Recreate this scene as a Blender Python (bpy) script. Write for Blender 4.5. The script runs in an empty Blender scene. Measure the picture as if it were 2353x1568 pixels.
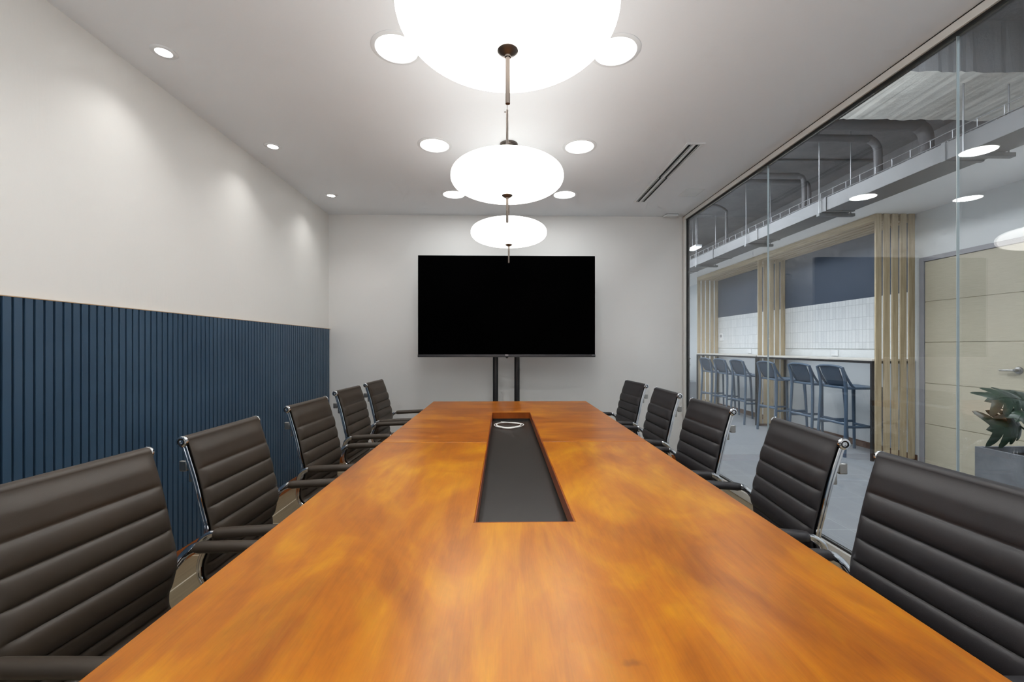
import bpy, bmesh, math, random
from mathutils import Vector, Matrix
random.seed(7)
PI = math.pi
R = math.radians
scene = bpy.context.scene
col = bpy.data.collections.new('meeting_room')
scene.collection.children.link(col)
C = col

# ------------------------------------------------------------------ helpers
def BM():
    return bmesh.new()

def box(bm, x0, x1, y0, y1, z0, z1):
    vs = [bm.verts.new(p) for p in ((x0,y0,z0),(x1,y0,z0),(x1,y1,z0),(x0,y1,z0),(x0,y0,z1),(x1,y0,z1),(x1,y1,z1),(x0,y1,z1))]
    for f in ((3,2,1,0),(4,5,6,7),(0,1,5,4),(1,2,6,5),(2,3,7,6),(3,0,4,7)):
        bm.faces.new([vs[i] for i in f])
    return bm

def ring_faces(bm, a, b):
    n = len(a)
    for i in range(n):
        j = (i+1) % n
        bm.faces.new((a[i], a[j], b[j], b[i]))

def spline(pts, sub=6):
    """Catmull-Rom through the points."""
    P = [Vector(p) for p in pts]
    if len(P) < 3: return P
    Q = [P[0]*2-P[1]] + P + [P[-1]*2-P[-2]]
    out = []
    for i in range(1, len(Q)-2):
        p0, p1, p2, p3 = Q[i-1:i+3]
        for k in range(sub):
            t = k/sub
            out.append(0.5*((2*p1)+(p2-p0)*t+(2*p0-5*p1+4*p2-p3)*t*t+(3*p1-p0-3*p2+p3)*t*t*t))
    out.append(P[-1])
    return out

def tube(bm, pts, r, n=10, closed=False, sx=1.0, sy=1.0):
    """Swept tube; r a number or a function of 0..1; sx scales sideways, sy along the frame's second axis."""
    P = [Vector(p) for p in pts]
    rf = r if callable(r) else (lambda t: r)
    N = len(P)
    rings = []
    up = None
    for i, p in enumerate(P):
        if closed: d = P[(i+1) % N]-P[i-1]
        else: d = P[min(i+1, N-1)]-P[max(i-1, 0)]
        d.normalize()
        if up is None:
            up = Vector((0,0,1)) if abs(d.z) < 0.9 else Vector((1,0,0))
        s = d.cross(up)
        if s.length < 1e-6: s = d.cross(Vector((0.3,1,0.1)))
        s.normalize()
        up = s.cross(d).normalized()
        rr = rf(i/max(N-1,1))
        rings.append([bm.verts.new(p+s*(math.cos(2*PI*k/n)*rr*sx)+up*(math.sin(2*PI*k/n)*rr*sy)) for k in range(n)])
    for a, b in zip(rings, rings[1:]): ring_faces(bm, a, b)
    if closed: ring_faces(bm, rings[-1], rings[0])
    else:
        bm.faces.new(list(reversed(rings[0]))); bm.faces.new(rings[-1])
    return bm

def cyl(bm, p0, p1, r, n=24, r1=None):
    r1 = r if r1 is None else r1
    return tube(bm, [p0, p1], lambda t: r+(r1-r)*t, n)

def lathe(bm, prof, n=48, c=(0,0,0), M=None):
    """Revolve (radius, z) pairs about z; a radius of 0 closes the end."""
    rings = []
    for r, z in prof:
        if r < 1e-6: pts = [Vector((0,0,z))]
        else: pts = [Vector((r*math.cos(2*PI*k/n), r*math.sin(2*PI*k/n), z)) for k in range(n)]
        if M is not None: pts = [M @ p for p in pts]
        rings.append([bm.verts.new(p+Vector(c)) for p in pts])
    for a, b in zip(rings, rings[1:]):
        if len(a) == 1 and len(b) == 1: continue
        if len(a) == 1:
            for i in range(n): bm.faces.new((a[0], b[(i+1) % n], b[i]))
        elif len(b) == 1:
            for i in range(n): bm.faces.new((a[i], a[(i+1) % n], b[0]))
        else: ring_faces(bm, a, b)
    return bm

def prism(bm, poly, z0, z1):
    a = [bm.verts.new((x,y,z0)) for x,y in poly]
    b = [bm.verts.new((x,y,z1)) for x,y in poly]
    bm.faces.new(list(reversed(a))); bm.faces.new(b)
    ring_faces(bm, a, b)
    return bm

def strip_sweep(bm, sec, path, x):
    """Sweep a cross-section (u along x, w along the path's normal) along a path of (y, z) at the given x."""
    P = [Vector((0,p[0],p[1])) for p in path]
    rings = []
    for i, p in enumerate(P):
        d = (P[min(i+1,len(P)-1)]-P[max(i-1,0)]).normalized()
        nrm = Vector((0,-d.z,d.y))
        rings.append([bm.verts.new(p+Vector((x+u,0,0))+nrm*w) for u, w in sec])
    for a, b in zip(rings, rings[1:]): ring_faces(bm, a, b)
    bm.faces.new(list(reversed(rings[0]))); bm.faces.new(rings[-1])
    return bm

def obj(name, bm, mat, parent=None, bevel=0.0, smooth=35, seg=2):
    bmesh.ops.recalc_face_normals(bm, faces=bm.faces[:])
    me = bpy.data.meshes.new(name)
    bm.to_mesh(me); bm.free()
    for p in me.polygons: p.use_smooth = smooth > 0
    if smooth > 0: me.set_sharp_from_angle(angle=R(smooth))
    me.materials.append(mat)
    o = bpy.data.objects.new(name, me)
    C.objects.link(o)
    if parent is not None: o.parent = parent
    if bevel > 0:
        b = o.modifiers.new('bevel', 'BEVEL'); b.width = bevel; b.segments = seg; b.limit_method = 'ANGLE'; b.angle_limit = R(40)
    return o

def thing(name, label, cat, loc=(0,0,0), rz=0.0, group=None):
    o = bpy.data.objects.new(name, None)
    o.empty_display_size = 0.1
    C.objects.link(o)
    o.location = loc; o.rotation_euler = (0,0,rz)
    return tag(o, label, cat, group)

def tag(o, label, cat, group=None):
    o['label'] = label; o['category'] = cat
    if group: o['group'] = group
    return o

def struct(name, bm=None, mat=None, bevel=0.0, smooth=0):
    if bm is None:
        o = bpy.data.objects.new(name, None); C.objects.link(o)
    else: o = obj(name, bm, mat, None, bevel, smooth)
    o['kind'] = 'structure'
    return o

def dup(src, loc, rz, label, group=None):
    r = src.copy(); C.objects.link(r)
    r.location = loc; r.rotation_euler = (0,0,rz)
    r['label'] = label
    if group: r['group'] = group
    for ch in list(src.children):
        c = ch.copy(); C.objects.link(c); c.parent = r
        for g in list(ch.children):
            d = g.copy(); C.objects.link(d); d.parent = c
    return r

# ------------------------------------------------------------------ materials
def srgb(r, g, b):
    f = lambda v: (v/255)/12.92 if v/255 <= 0.04045 else ((v/255+0.055)/1.055)**2.4
    return (f(r), f(g), f(b), 1)

class Mat:
    def __init__(s, name, base=(0.8,0.8,0.8,1), rough=0.5, metal=0.0, spec=0.5, coat=0.0, coat_rough=0.1):
        s.m = bpy.data.materials.new(name); s.m.use_nodes = True
        s.t = s.m.node_tree; s.n = s.t.nodes; s.l = s.t.links
        s.b = s.n['Principled BSDF']; s.out = s.n['Material Output']
        i = s.b.inputs
        i['Base Color'].default_value = base; i['Roughness'].default_value = rough; i['Metallic'].default_value = metal
        i['Specular IOR Level'].default_value = spec
        i['Coat Weight'].default_value = coat; i['Coat Roughness'].default_value = coat_rough
    def node(s, t, **kw):
        n = s.n.new(t)
        for k, v in kw.items():
            if k in n.inputs: n.inputs[k].default_value = v
            else: setattr(n, k, v)
        return n
    def link(s, a, b): s.l.new(a, b)
    def coords(s, scale=(1,1,1), rot=(0,0,0), loc=(0,0,0), kind='Object'):
        tc = s.node('ShaderNodeTexCoord'); mp = s.node('ShaderNodeMapping')
        mp.inputs['Scale'].default_value = scale; mp.inputs['Rotation'].default_value = rot; mp.inputs['Location'].default_value = loc
        s.link(tc.outputs[kind], mp.inputs['Vector'])
        return mp.outputs['Vector']
    def noise(s, vec, scale, detail=4, rough=0.5, dist=0.0):
        n = s.node('ShaderNodeTexNoise', Scale=scale, Detail=detail, Roughness=rough, Distortion=dist)
        s.link(vec, n.inputs['Vector']); return n.outputs['Fac']
    def ramp(s, fac, stops):
        n = s.node('ShaderNodeValToRGB'); e = n.color_ramp.elements
        while len(e) < len(stops): e.new(0.5)
        for k, (p, c) in enumerate(stops): e[k].position = p; e[k].color = c
        s.link(fac, n.inputs['Fac']); return n.outputs['Color']
    def mix(s, fac, a, b, mode='MIX'):
        n = s.node('ShaderNodeMix', data_type='RGBA', blend_type=mode)
        for sock, v in ((n.inputs[0], fac), (n.inputs[6], a), (n.inputs[7], b)):
            if hasattr(v, 'is_output') or isinstance(v, bpy.types.NodeSocket): s.link(v, sock)
            else: sock.default_value = v
        return n.outputs[2]
    def base(s, c): s.link(c, s.b.inputs['Base Color']); return s
    def bump(s, h, strength=0.2, dist=0.002):
        n = s.node('ShaderNodeBump', Strength=strength, Distance=dist)
        s.link(h, n.inputs['Height']); s.link(n.outputs['Normal'], s.b.inputs['Normal']); return s

def plain(name, rgb, rough=0.5, metal=0.0, spec=0.5, var=0.06, scale=6.0, bump=0.0, bscale=200.0):
    """One colour with a faint procedural variation."""
    m = Mat(name, srgb(*rgb), rough, metal, spec)
    c = srgb(*rgb)
    v = m.coords()
    f = m.noise(v, scale, 3)
    lo = tuple(x*(1-var) for x in c[:3])+(1,); hi = tuple(min(1, x*(1+var)) for x in c[:3])+(1,)
    m.base(m.ramp(f, [(0.3, lo), (0.7, hi)]))
    if bump: m.bump(m.noise(v, bscale, 2), bump, 0.001)
    return m.m

M = {}
# painted walls
def paint(name, rgb, rough, streak):
    m = Mat(name, srgb(*rgb), rough, 0, 0.4)
    v = m.coords(scale=(1,1,0.18) if streak else (1,1,1))
    n1 = m.noise(v, 90 if streak else 160, 3); n2 = m.noise(m.coords(), 1.3, 2)
    c = srgb(*rgb)
    m.base(m.ramp(n2, [(0.3, tuple(x*0.97 for x in c[:3])+(1,)), (0.7, c)]))
    m.bump(n1, 0.25 if streak else 0.12, 0.0015)
    return m.m
M['wall'] = paint('white_wall_paint', (228,227,225), 0.55, False)
M['wall_l'] = paint('white_satin_wall_paint', (226,225,221), 0.38, True)
M['ceil'] = paint('white_ceiling_paint', (237,241,245), 0.8, False)
M['corr_wall'] = paint('corridor_wall_paint', (224,228,230), 0.6, False)
M['navy_wall'] = paint('slate_blue_wall_paint', (62,76,96), 0.5, False)
M['gypsum'] = paint('white_soffit_paint', (242,243,244), 0.8, False)

m = Mat('blue_lacquered_slats', srgb(52,76,98), 0.42, 0, 0.5)
v = m.coords()
m.base(m.ramp(m.noise(v, 3, 3), [(0.3, srgb(46,70,92)), (0.7, srgb(57,81,103))]))
m.bump(m.noise(v, 260, 2), 0.06, 0.001)
M['slat_blue'] = m.m
M['slat_gap'] = plain('dark_blue_groove', (16,24,36), 0.7)

# indoor wood-look planks: long boards along y with pale joints
m = Mat('wood_plank_floor', rough=0.42)
vb = m.coords(rot=(0,0,R(90)), loc=(0.13,0.05,0))
br = m.node('ShaderNodeTexBrick', offset=0.37, Scale=1.0)
br.inputs['Brick Width'].default_value = 1.2; br.inputs['Row Height'].default_value = 0.2
br.inputs['Mortar Size'].default_value = 0.005; br.inputs['Mortar Smooth'].default_value = 0.1
br.inputs['Color1'].default_value = srgb(140,124,98); br.inputs['Color2'].default_value = srgb(124,109,84); br.inputs['Mortar'].default_value = srgb(226,216,194)
m.link(vb, br.inputs['Vector'])
gr = m.noise(m.coords(scale=(22,1.4,1)), 3.0, 6, 0.6, 0.6)
m.base(m.mix(0.25, br.outputs['Color'], m.ramp(gr, [(0.3, srgb(100,86,64)), (0.7, srgb(160,144,116))])))
M['floor'] = m.m

m = Mat('grey_corridor_tile', rough=0.35)
br = m.node('ShaderNodeTexBrick', offset=0.0, Scale=1.0)
br.inputs['Brick Width'].default_value = 0.6; br.inputs['Row Height'].default_value = 0.6
br.inputs['Mortar Size'].default_value = 0.003; br.inputs['Mortar Smooth'].default_value = 0.2
br.inputs['Color1'].default_value = srgb(150,155,160); br.inputs['Color2'].default_value = srgb(144,149,155); br.inputs['Mortar'].default_value = srgb(178,184,188)
m.link(m.coords(loc=(0.1,0.2,0)), br.inputs['Vector'])
m.base(m.mix(0.2, br.outputs['Color'], m.ramp(m.noise(m.coords(), 5, 5), [(0.3, srgb(130,136,142)), (0.7, srgb(165,170,175))])))
M['tile_floor'] = m.m

# table veneer
def veneer(name, dark, mid, light, along_y=True, knot=None):
    m = Mat(name, rough=0.31, spec=0.55, coat=0.08, coat_rough=0.25)
    m.b.inputs['Specular Tint'].default_value = (1.0, 0.74, 0.34, 1)
    sc = (1,1,1)
    v = m.coords()
    mott = m.noise(m.coords(scale=(1.5,0.8,1) if along_y else (0.8,1.6,1)), 2.6, 5, 0.55, 1.1)
    fig = m.noise(m.coords(scale=(7,1.3,1) if along_y else (1.3,9,1)), 2.2, 4, 0.55, 1.1)
    fib = m.noise(m.coords(scale=(60,3,3) if along_y else (14,60,3)), 5, 4, 0.6, 0.3)
    c = m.ramp(mott, [(0.32, dark), (0.5, mid), (0.67, light)])
    c2 = m.ramp(fig, [(0.34, dark), (0.5, mid), (0.68, light)])
    c = m.mix(0.32, c, c2)
    c3 = m.ramp(fib, [(0.3, tuple(x*0.62 for x in mid[:3])+(1,)), (0.6, tuple(min(1,x*1.12) for x in mid[:3])+(1,))])
    c = m.mix(0.22, c, c3)
    if knot:
        tc = m.coords(loc=(-knot[0]*26, -knot[1]*60, 0), scale=(26,60,0))
        ln = m.node('ShaderNodeVectorMath', operation='LENGTH'); m.link(tc, ln.inputs[0])
        wob = m.node('ShaderNodeMath', operation='ADD'); m.link(ln.outputs['Value'], wob.inputs[0])
        nz = m.node('ShaderNodeMath', operation='MULTIPLY'); nz.inputs[1].default_value = 0.9
        m.link(m.noise(v, 60, 3), nz.inputs[0]); m.link(nz.outputs[0], wob.inputs[1])
        k = m.ramp(wob.outputs[0], [(0.35, (1,1,1,1)), (1.0, (0,0,0,1))])
        c = m.mix(m.mix(0.75, (0,0,0,1), k), c, srgb(74,34,12))
    m.base(c)
    m.bump(fib, 0.03, 0.0006)
    return m.m
W_D, W_M, W_L = srgb(128,62,0), srgb(176,100,0), srgb(210,147,0)
M['wood_near'] = veneer('cherry_veneer', W_D, W_M, W_L, True, (0.187,0.626))
M['wood_far'] = veneer('cherry_cross_veneer', srgb(112,50,0), srgb(162,86,0), srgb(200,128,0), False)
M['wood_edge'] = veneer('cherry_edge_band', srgb(110,46,10), srgb(134,58,14), srgb(150,70,18), True)
M['skirt'] = veneer('reddish_wood_skirting', srgb(120,58,22), srgb(150,78,32), srgb(170,95,42), True)
M['brown_skirt'] = plain('brown_corridor_skirting', (98,72,58), 0.5)

M['tray'] = plain('dark_tray_laminate', (44,40,37), 0.33, 0, 0.5, 0.05, 40)
M['chrome'] = plain('chrome', (226,228,232), 0.07, 1.0, 0.5, 0.01)
M['chrome_dark'] = plain('recessed_chrome', (120,122,126), 0.22, 1.0, 0.5, 0.02)
M['steel'] = plain('brushed_steel', (168,166,163), 0.32, 1.0, 0.5, 0.03)
M['bronze'] = plain('dark_bronze_metal', (104,96,90), 0.38, 0.85, 0.5, 0.04)
M['black'] = plain('black_powder_coat', (22,22,25), 0.4)
M['black_plastic'] = plain('black_plastic', (26,26,29), 0.45)
M['bezel'] = plain('grey_bezel_metal', (70,68,72), 0.35, 0.6)
M['badge'] = plain('silver_badge', (214,206,206), 0.4, 0.2)
M['white_cable'] = plain('white_cable', (226,226,222), 0.45)
m = Mat('black_screen', (0.0008,0.0008,0.0009,1), 0.3, 0, 0.0)
m.base(m.ramp(m.noise(m.coords(), 2, 1), [(0.3, (0.0006,0.0006,0.0007,1)), (0.7, (0.001,0.001,0.0011,1))]))
M['screen'] = m.m

def leather(name, rgb):
    m = Mat(name, srgb(*rgb), 0.46, 0, 0.45)
    v = m.coords()
    vo = m.node('ShaderNodeTexVoronoi', Scale=330.0, feature='DISTANCE_TO_EDGE'); m.link(v, vo.inputs['Vector'])
    c = srgb(*rgb)
    m.base(m.ramp(m.noise(v, 5, 3), [(0.3, tuple(x*0.88 for x in c[:3])+(1,)), (0.7, tuple(x*1.12 for x in c[:3])+(1,))]))
    m.bump(vo.outputs['Distance'], 0.12, 0.0007)
    return m.m
M['leather_warm_lit'] = leather('warm_lit_black_leather', (58,49,40))  # black leather with the warm light on this row put into its colour
M['leather_black'] = leather('charcoal_black_leather', (43,41,43))

def emit(name, rgb, strength, edge=None):
    m = Mat(name, srgb(*rgb), 0.4)
    m.b.inputs['Emission Color'].default_value = srgb(*rgb)
    m.b.inputs['Emission Strength'].default_value = strength
    f = m.noise(m.coords(), 2, 1)
    m.base(m.ramp(f, [(0.3, srgb(*[x*0.98 for x in rgb])), (0.7, srgb(*rgb))]))
    return m.m
M['opal'] = emit('opal_glass_lit', (255,252,246), 3.6)
M['lens'] = emit('lit_diffuser', (255,252,246), 6.0)
M['spot_lens'] = emit('lit_spot_lens', (255,252,248), 9.0)
M['far_lamp'] = emit('lit_tube', (240,247,255), 9.0)
M['white_metal'] = plain('white_enamel', (228,232,235), 0.4)
M['vent_dark'] = plain('vent_black', (10,10,11), 0.7)
M['alu'] = plain('satin_aluminium', (226,225,221), 0.4, 0.1, 0.5, 0.03)
M['gasket'] = plain('black_gasket', (14,14,14), 0.6)
M['joint'] = plain('clear_joint_seal', (170,184,188), 0.2, 0, 0.6)
M['switch'] = plain('white_switch_plastic', (232,234,236), 0.4)

# clear glass: transmits straight through, mirrors more at a grazing angle
def clear_glass():
    m = Mat('clear_glass')
    m.n.remove(m.b)
    geo = m.node('ShaderNodeNewGeometry')
    dot = m.node('ShaderNodeVectorMath', operation='DOT_PRODUCT')
    m.link(geo.outputs['Normal'], dot.inputs[0]); m.link(geo.outputs['Incoming'], dot.inputs[1])
    ab = m.node('ShaderNodeMath', operation='ABSOLUTE'); m.link(dot.outputs['Value'], ab.inputs[0])
    one = m.node('ShaderNodeMath', operation='SUBTRACT'); one.inputs[0].default_value = 1.0; m.link(ab.outputs[0], one.inputs[1])
    pw = m.node('ShaderNodeMath', operation='POWER'); m.link(one.outputs[0], pw.inputs[0]); pw.inputs[1].default_value = 5.0
    ma = m.node('ShaderNodeMath', operation='MULTIPLY_ADD'); m.link(pw.outputs[0], ma.inputs[0]); ma.inputs[1].default_value = 0.94; ma.inputs[2].default_value = 0.06
    tr = m.node('ShaderNodeBsdfTransparent'); tr.inputs['Color'].default_value = (0.955,0.965,0.97,1)
    gl = m.node('ShaderNodeBsdfGlossy'); gl.inputs['Roughness'].default_value = 0.0; gl.inputs['Color'].default_value = (1,1,1,1)
    mx = m.node('ShaderNodeMixShader')
    m.link(ma.outputs[0], mx.inputs[0]); m.link(tr.outputs[0], mx.inputs[1]); m.link(gl.outputs[0], mx.inputs[2])
    m.link(mx.outputs[0], m.out.inputs['Surface'])
    return m.m
M['glass'] = clear_glass()

m = Mat('raw_concrete', rough=0.85)
v = m.coords()
c = m.ramp(m.noise(v, 4, 8, 0.65), [(0.25, srgb(82,82,86)), (0.5, srgb(104,104,107)), (0.8, srgb(124,124,125))])
m.base(c); m.bump(m.noise(v, 18, 8, 0.7), 0.5, 0.02)
M['concrete'] = m.m
m = Mat('lit_underside_concrete', rough=0.85)
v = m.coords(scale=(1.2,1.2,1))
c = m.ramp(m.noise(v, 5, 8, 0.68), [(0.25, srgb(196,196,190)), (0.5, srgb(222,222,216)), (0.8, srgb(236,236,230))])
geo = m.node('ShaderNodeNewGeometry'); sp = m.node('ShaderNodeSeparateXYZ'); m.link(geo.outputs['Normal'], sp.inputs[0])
lt = m.node('ShaderNodeMath', operation='LESS_THAN'); m.link(sp.outputs['Z'], lt.inputs[0]); lt.inputs[1].default_value = -0.6  # underside painted pale for light from below, sides kept dark
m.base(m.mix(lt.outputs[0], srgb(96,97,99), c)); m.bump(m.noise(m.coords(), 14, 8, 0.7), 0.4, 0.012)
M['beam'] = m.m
M['pipe'] = plain('dark_pipe_paint', (84,84,88), 0.5)
M['duct'] = plain('grey_duct_metal', (92,94,97), 0.45, 0.2)
M['galv'] = plain('galvanised_wire', (146,148,152), 0.35, 0.7)

m = Mat('pale_pine', rough=0.55)
f = m.noise(m.coords(scale=(26,26,1.2)), 2.2, 5, 0.6, 0.5)
kn = m.node('ShaderNodeTexVoronoi', Scale=2.4); m.link(m.coords(scale=(4,4,1)), kn.inputs['Vector'])
c = m.ramp(f, [(0.25, srgb(160,142,112)), (0.5, srgb(186,168,136)), (0.8, srgb(206,190,160))])
k = m.ramp(kn.outputs['Distance'], [(0.03, (1,1,1,1)), (0.14, (0,0,0,1))])
m.base(m.mix(m.mix(0.55, (0,0,0,1), k), c, srgb(104,78,54)))
M['pine'] = m.m
m = Mat('pale_pine_beam', rough=0.55)
f = m.noise(m.coords(scale=(26,1.2,26)), 2.2, 5, 0.6, 0.5)
m.base(m.ramp(f, [(0.25, srgb(160,142,112)), (0.5, srgb(186,168,136)), (0.8, srgb(206,190,160))]))
M['pine_beam'] = m.m

m = Mat('white_picket_tile', rough=0.22)
br = m.node('ShaderNodeTexBrick', offset=0.0, Scale=1.0)
br.inputs['Brick Width'].default_value = 0.052; br.inputs['Row Height'].default_value = 0.153
br.inputs['Mortar Size'].default_value = 0.004; br.inputs['Mortar Smooth'].default_value = 0.8
br.inputs['Color1'].default_value = srgb(228,231,233); br.inputs['Color2'].default_value = srgb(218,222,225); br.inputs['Mortar'].default_value = srgb(192,196,200)
sep = m.node('ShaderNodeSeparateXYZ'); cmb = m.node('ShaderNodeCombineXYZ')
m.link(m.coords(loc=(0,0,-0.045)), sep.inputs[0]); m.link(sep.outputs['Y'], cmb.inputs['X']); m.link(sep.outputs['Z'], cmb.inputs['Y'])
m.link(cmb.outputs[0], br.inputs['Vector']); m.base(br.outputs['Color']); m.bump(br.outputs['Fac'], -0.4, 0.004)
M['picket'] = m.m

M['counter'] = plain('pale_counter_laminate', (210,206,198), 0.35)
M['stool'] = plain('slate_blue_plastic', (72,92,114), 0.42, 0, 0.5, 0.05, 8)
m = Mat('beige_door_laminate', rough=0.5)
f = m.noise(m.coords(scale=(3,3,60)), 3, 4)
m.base(m.ramp(f, [(0.3, srgb(184,177,156)), (0.7, srgb(194,187,167))]))
M['door'] = m.m
M['door_groove'] = plain('door_groove_shadow', (96,92,82), 0.6)
M['jamb'] = plain('grey_door_frame', (150,150,156), 0.45)
m = Mat('grey_cement_planter', rough=0.7)
v = m.coords()
m.base(m.ramp(m.noise(v, 9, 7, 0.65), [(0.25, srgb(120,124,132)), (0.75, srgb(150,154,161))])); m.bump(m.noise(v, 60, 5), 0.2, 0.003)
M['planter'] = m.m
M['soil'] = plain('dark_soil', (44,38,34), 0.9, 0, 0.2, 0.3, 60, 0.8, 120)
m = Mat('dark_monstera_leaf', rough=0.35)
m.base(m.ramp(m.noise(m.coords(), 14, 3), [(0.3, srgb(22,38,28)), (0.7, srgb(40,62,44))]))
M['leaf'] = m.m
M['stem'] = plain('green_stem', (58,74,48), 0.5)
M['grey_cabinet'] = plain('grey_cabinet_laminate', (136,142,150), 0.45)

# ------------------------------------------------------------------ the setting
XL, XG, YB, ZC = -1.825, 1.94, 4.53, 2.60
YR = -1.5                      # wall behind the camera
XW = 4.36                      # far wall of the corridor
struct('floor', box(BM(), XL-0.1, 1.955, YR, YB+0.12, -0.1, 0), M['floor'])
struct('floor_corridor', box(BM(), 1.955, XW+0.15, YR, 11.2, -0.1, 0), M['tile_floor'])
struct('ceiling', box(BM(), XL-0.1, 1.925, YR, YB+0.12, ZC, ZC+0.12), M['ceil'])
struct('wall_left', box(BM(), XL-0.12, XL, YR, YB+0.12, 0, ZC), M['wall_l'])
struct('wall_back', box(BM(), XL, 1.925, YB, YB+0.12, 0, ZC), M['wall'])
struct('wall_rear', box(BM(), XL-0.12, XW+0.15, YR-0.12, YR, 0, 3.5), M['wall'])
struct('wall_corridor_near', box(BM(), 1.925, 1.985, YB+0.0, 11.2, 0, 3.4), M['corr_wall'])
struct('wall_corridor_bulkhead', box(BM(), 1.93, 1.98, YR, YB, ZC+0.002, 3.4), M['corr_wall'])
struct('wall_corridor', box(BM(), XW, XW+0.15, YR, 11.2, 0, 3.4), M['corr_wall'])
struct('wall_corridor_end', box(BM(), 1.985, XW, 11.05, 11.2, 0, 3.4), M['corr_wall'])
struct('ceiling_corridor', box(BM(), 1.9, XW+0.15, YR, 11.2, 3.4, 3.55), M['concrete'])

def ragged_beam():
    bm = BM()
    n = 60
    x0, x1 = 1.985, XW
    rng = random.Random(3)
    top0, top1, bot0, bot1 = [], [], [], []
    for i in range(n+1):
        x = x0+(x1-x0)*i/n
        j0 = rng.uniform(-0.008, 0.008); j1 = rng.uniform(-0.012, 0.012)
        bot0.append(bm.verts.new((x, 2.80+j0, 3.05+rng.uniform(-.002,.004)))); bot1.append(bm.verts.new((x, 3.40+j1, 3.05+rng.uniform(-.002,.004))))
        top0.append(bm.verts.new((x, 2.80+j0*0.3, 3.40))); top1.append(bm.verts.new((x, 3.40+j1*0.3, 3.40)))
    for i in range(n):
        bm.faces.new((bot0[i],bot0[i+1],bot1[i+1],bot1[i])); bm.faces.new((top0[i],top0[i+1],bot0[i+1],bot0[i]))
        bm.faces.new((bot1[i],bot1[i+1],top1[i+1],top1[i])); bm.faces.new((top1[i],top1[i+1],top0[i+1],top0[i]))
    return bm
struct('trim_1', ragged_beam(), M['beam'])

def soffit():
    """Plasterboard soffit with a torn front edge."""
    bm = BM(); rng = random.Random(11)
    n = 150; lo, hi = [], []
    e = 0
    for i in range(n+1):
        y = 1.2+(11.05-1.2)*i/n
        if i % 3 == 0: e = rng.choice((0,0,0,0,0.01,0.03,0.06,0.085)) if 3.7 < y else 0.0
        lo.append((3.585-e+rng.uniform(-.004,.004), y))
    a = [bm.verts.new((x,y,2.62)) for x,y in lo]; b = [bm.verts.new((x,y,2.633)) for x,y in lo]
    c = [bm.verts.new((XW,y,2.62)) for x,y in lo]; d = [bm.verts.new((XW,y,2.633)) for x,y in lo]
    for i in range(n):
        bm.faces.new((a[i],a[i+1],c[i+1],c[i])); bm.faces.new((b[i],b[i+1],d[i+1],d[i])); bm.faces.new((a[i],a[i+1],b[i+1],b[i]))
    return bm
struct('trim_2', soffit(), M['gypsum'])
# slate blue upper band and tiled band of the bar wall
YA, YBm, YC = 4.44, 6.52, 8.58          # the three slat posts
struct('trim_3', box(BM(), XW-0.012, XW-0.001, YA+0.02, YC+0.02, 1.80, 2.62), M['navy_wall'])
struct('trim_4', box(BM(), XW-0.014, XW-0.001, YA+0.02, YC+0.02, 1.19, 1.80), M['picket'])
struct('trim_5', box(BM(), XW-0.012, XW-0.001, YR, 11.0, 2.64, 3.395), M['concrete'])
struct('baseboard_corridor', box(BM(), XW-0.014, XW-0.001, YA-0.02, 11.0, 0, 0.075), M['brown_skirt'])
struct('baseboard_left', box(BM(), XL+0.0005, XL+0.02, YR+0.01, YB-0.002, 0, 0.078), M['skirt'], 0.002)
struct('baseboard_back', box(BM(), XL+0.022, 1.90, YB-0.014, YB-0.0005, 0, 0.065), M['skirt'], 0.002)

# glass partition
w1 = struct('window_1')
bm = BM(); box(bm, 1.915, 1.965, YR+0.01, YB-0.002, 2.556, 2.594)
f = obj('window_frame', bm, M['alu'], w1, 0.003)
bm = BM(); box(bm, 1.918, 1.962, YR+0.01, YB-0.002, 2.5945, 2.6)
obj('window_frame', bm, M['gasket'], w1, 0)
bm = BM(); box(bm, 1.926, 1.958, YR+0.01, 4.468, 2.541, 2.5555)
obj('window_frame', bm, M['gasket'], w1, 0)
bm = BM(); box(bm, 1.915, 1.965, 4.470, YB-0.006, 0.0, 2.5555)
obj('window_frame', bm, M['alu'], w1, 0.003)
bm = BM(); box(bm, 1.917, 1.963, YB-0.0055, YB-0.0005, 0.0, 2.594)
obj('window_frame', bm, M['gasket'], w1, 0)
bm = BM(); box(bm, 1.928, 1.956, 4.455, 4.4695, 0.062, 2.541)
obj('window_frame', bm, M['gasket'], w1, 0)
bm = BM(); box(bm, 1.912, 1.968, YR+0.01, 4.4695, 0.0, 0.058)
obj('window_frame', bm, M['alu'], w1, 0.003)
bm = BM(); box(bm, 1.928, 1.956, YR+0.01, 4.454, 0.0585, 0.068)
obj('window_frame', bm, M['gasket'], w1, 0)
ys = [YR+0.01, -0.83, 0.48, 1.79, 3.10, 4.454]
for i in range(5):
    y0 = ys[i]+(0.0018 if i else 0); y1 = ys[i+1]-(0.0018 if i < 4 else 0)
    obj('window_pane', box(BM(), 1.936, 1.946, y0, y1, 0.0685, 2.5405), M['glass'], w1, 0, 0)
    if i < 4: obj('window_joint', box(BM(), 1.9355, 1.9465, ys[i+1]-0.0016, ys[i+1]+0.0016, 0.0685, 2.5405), M['joint'], w1, 0, 0)

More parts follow.
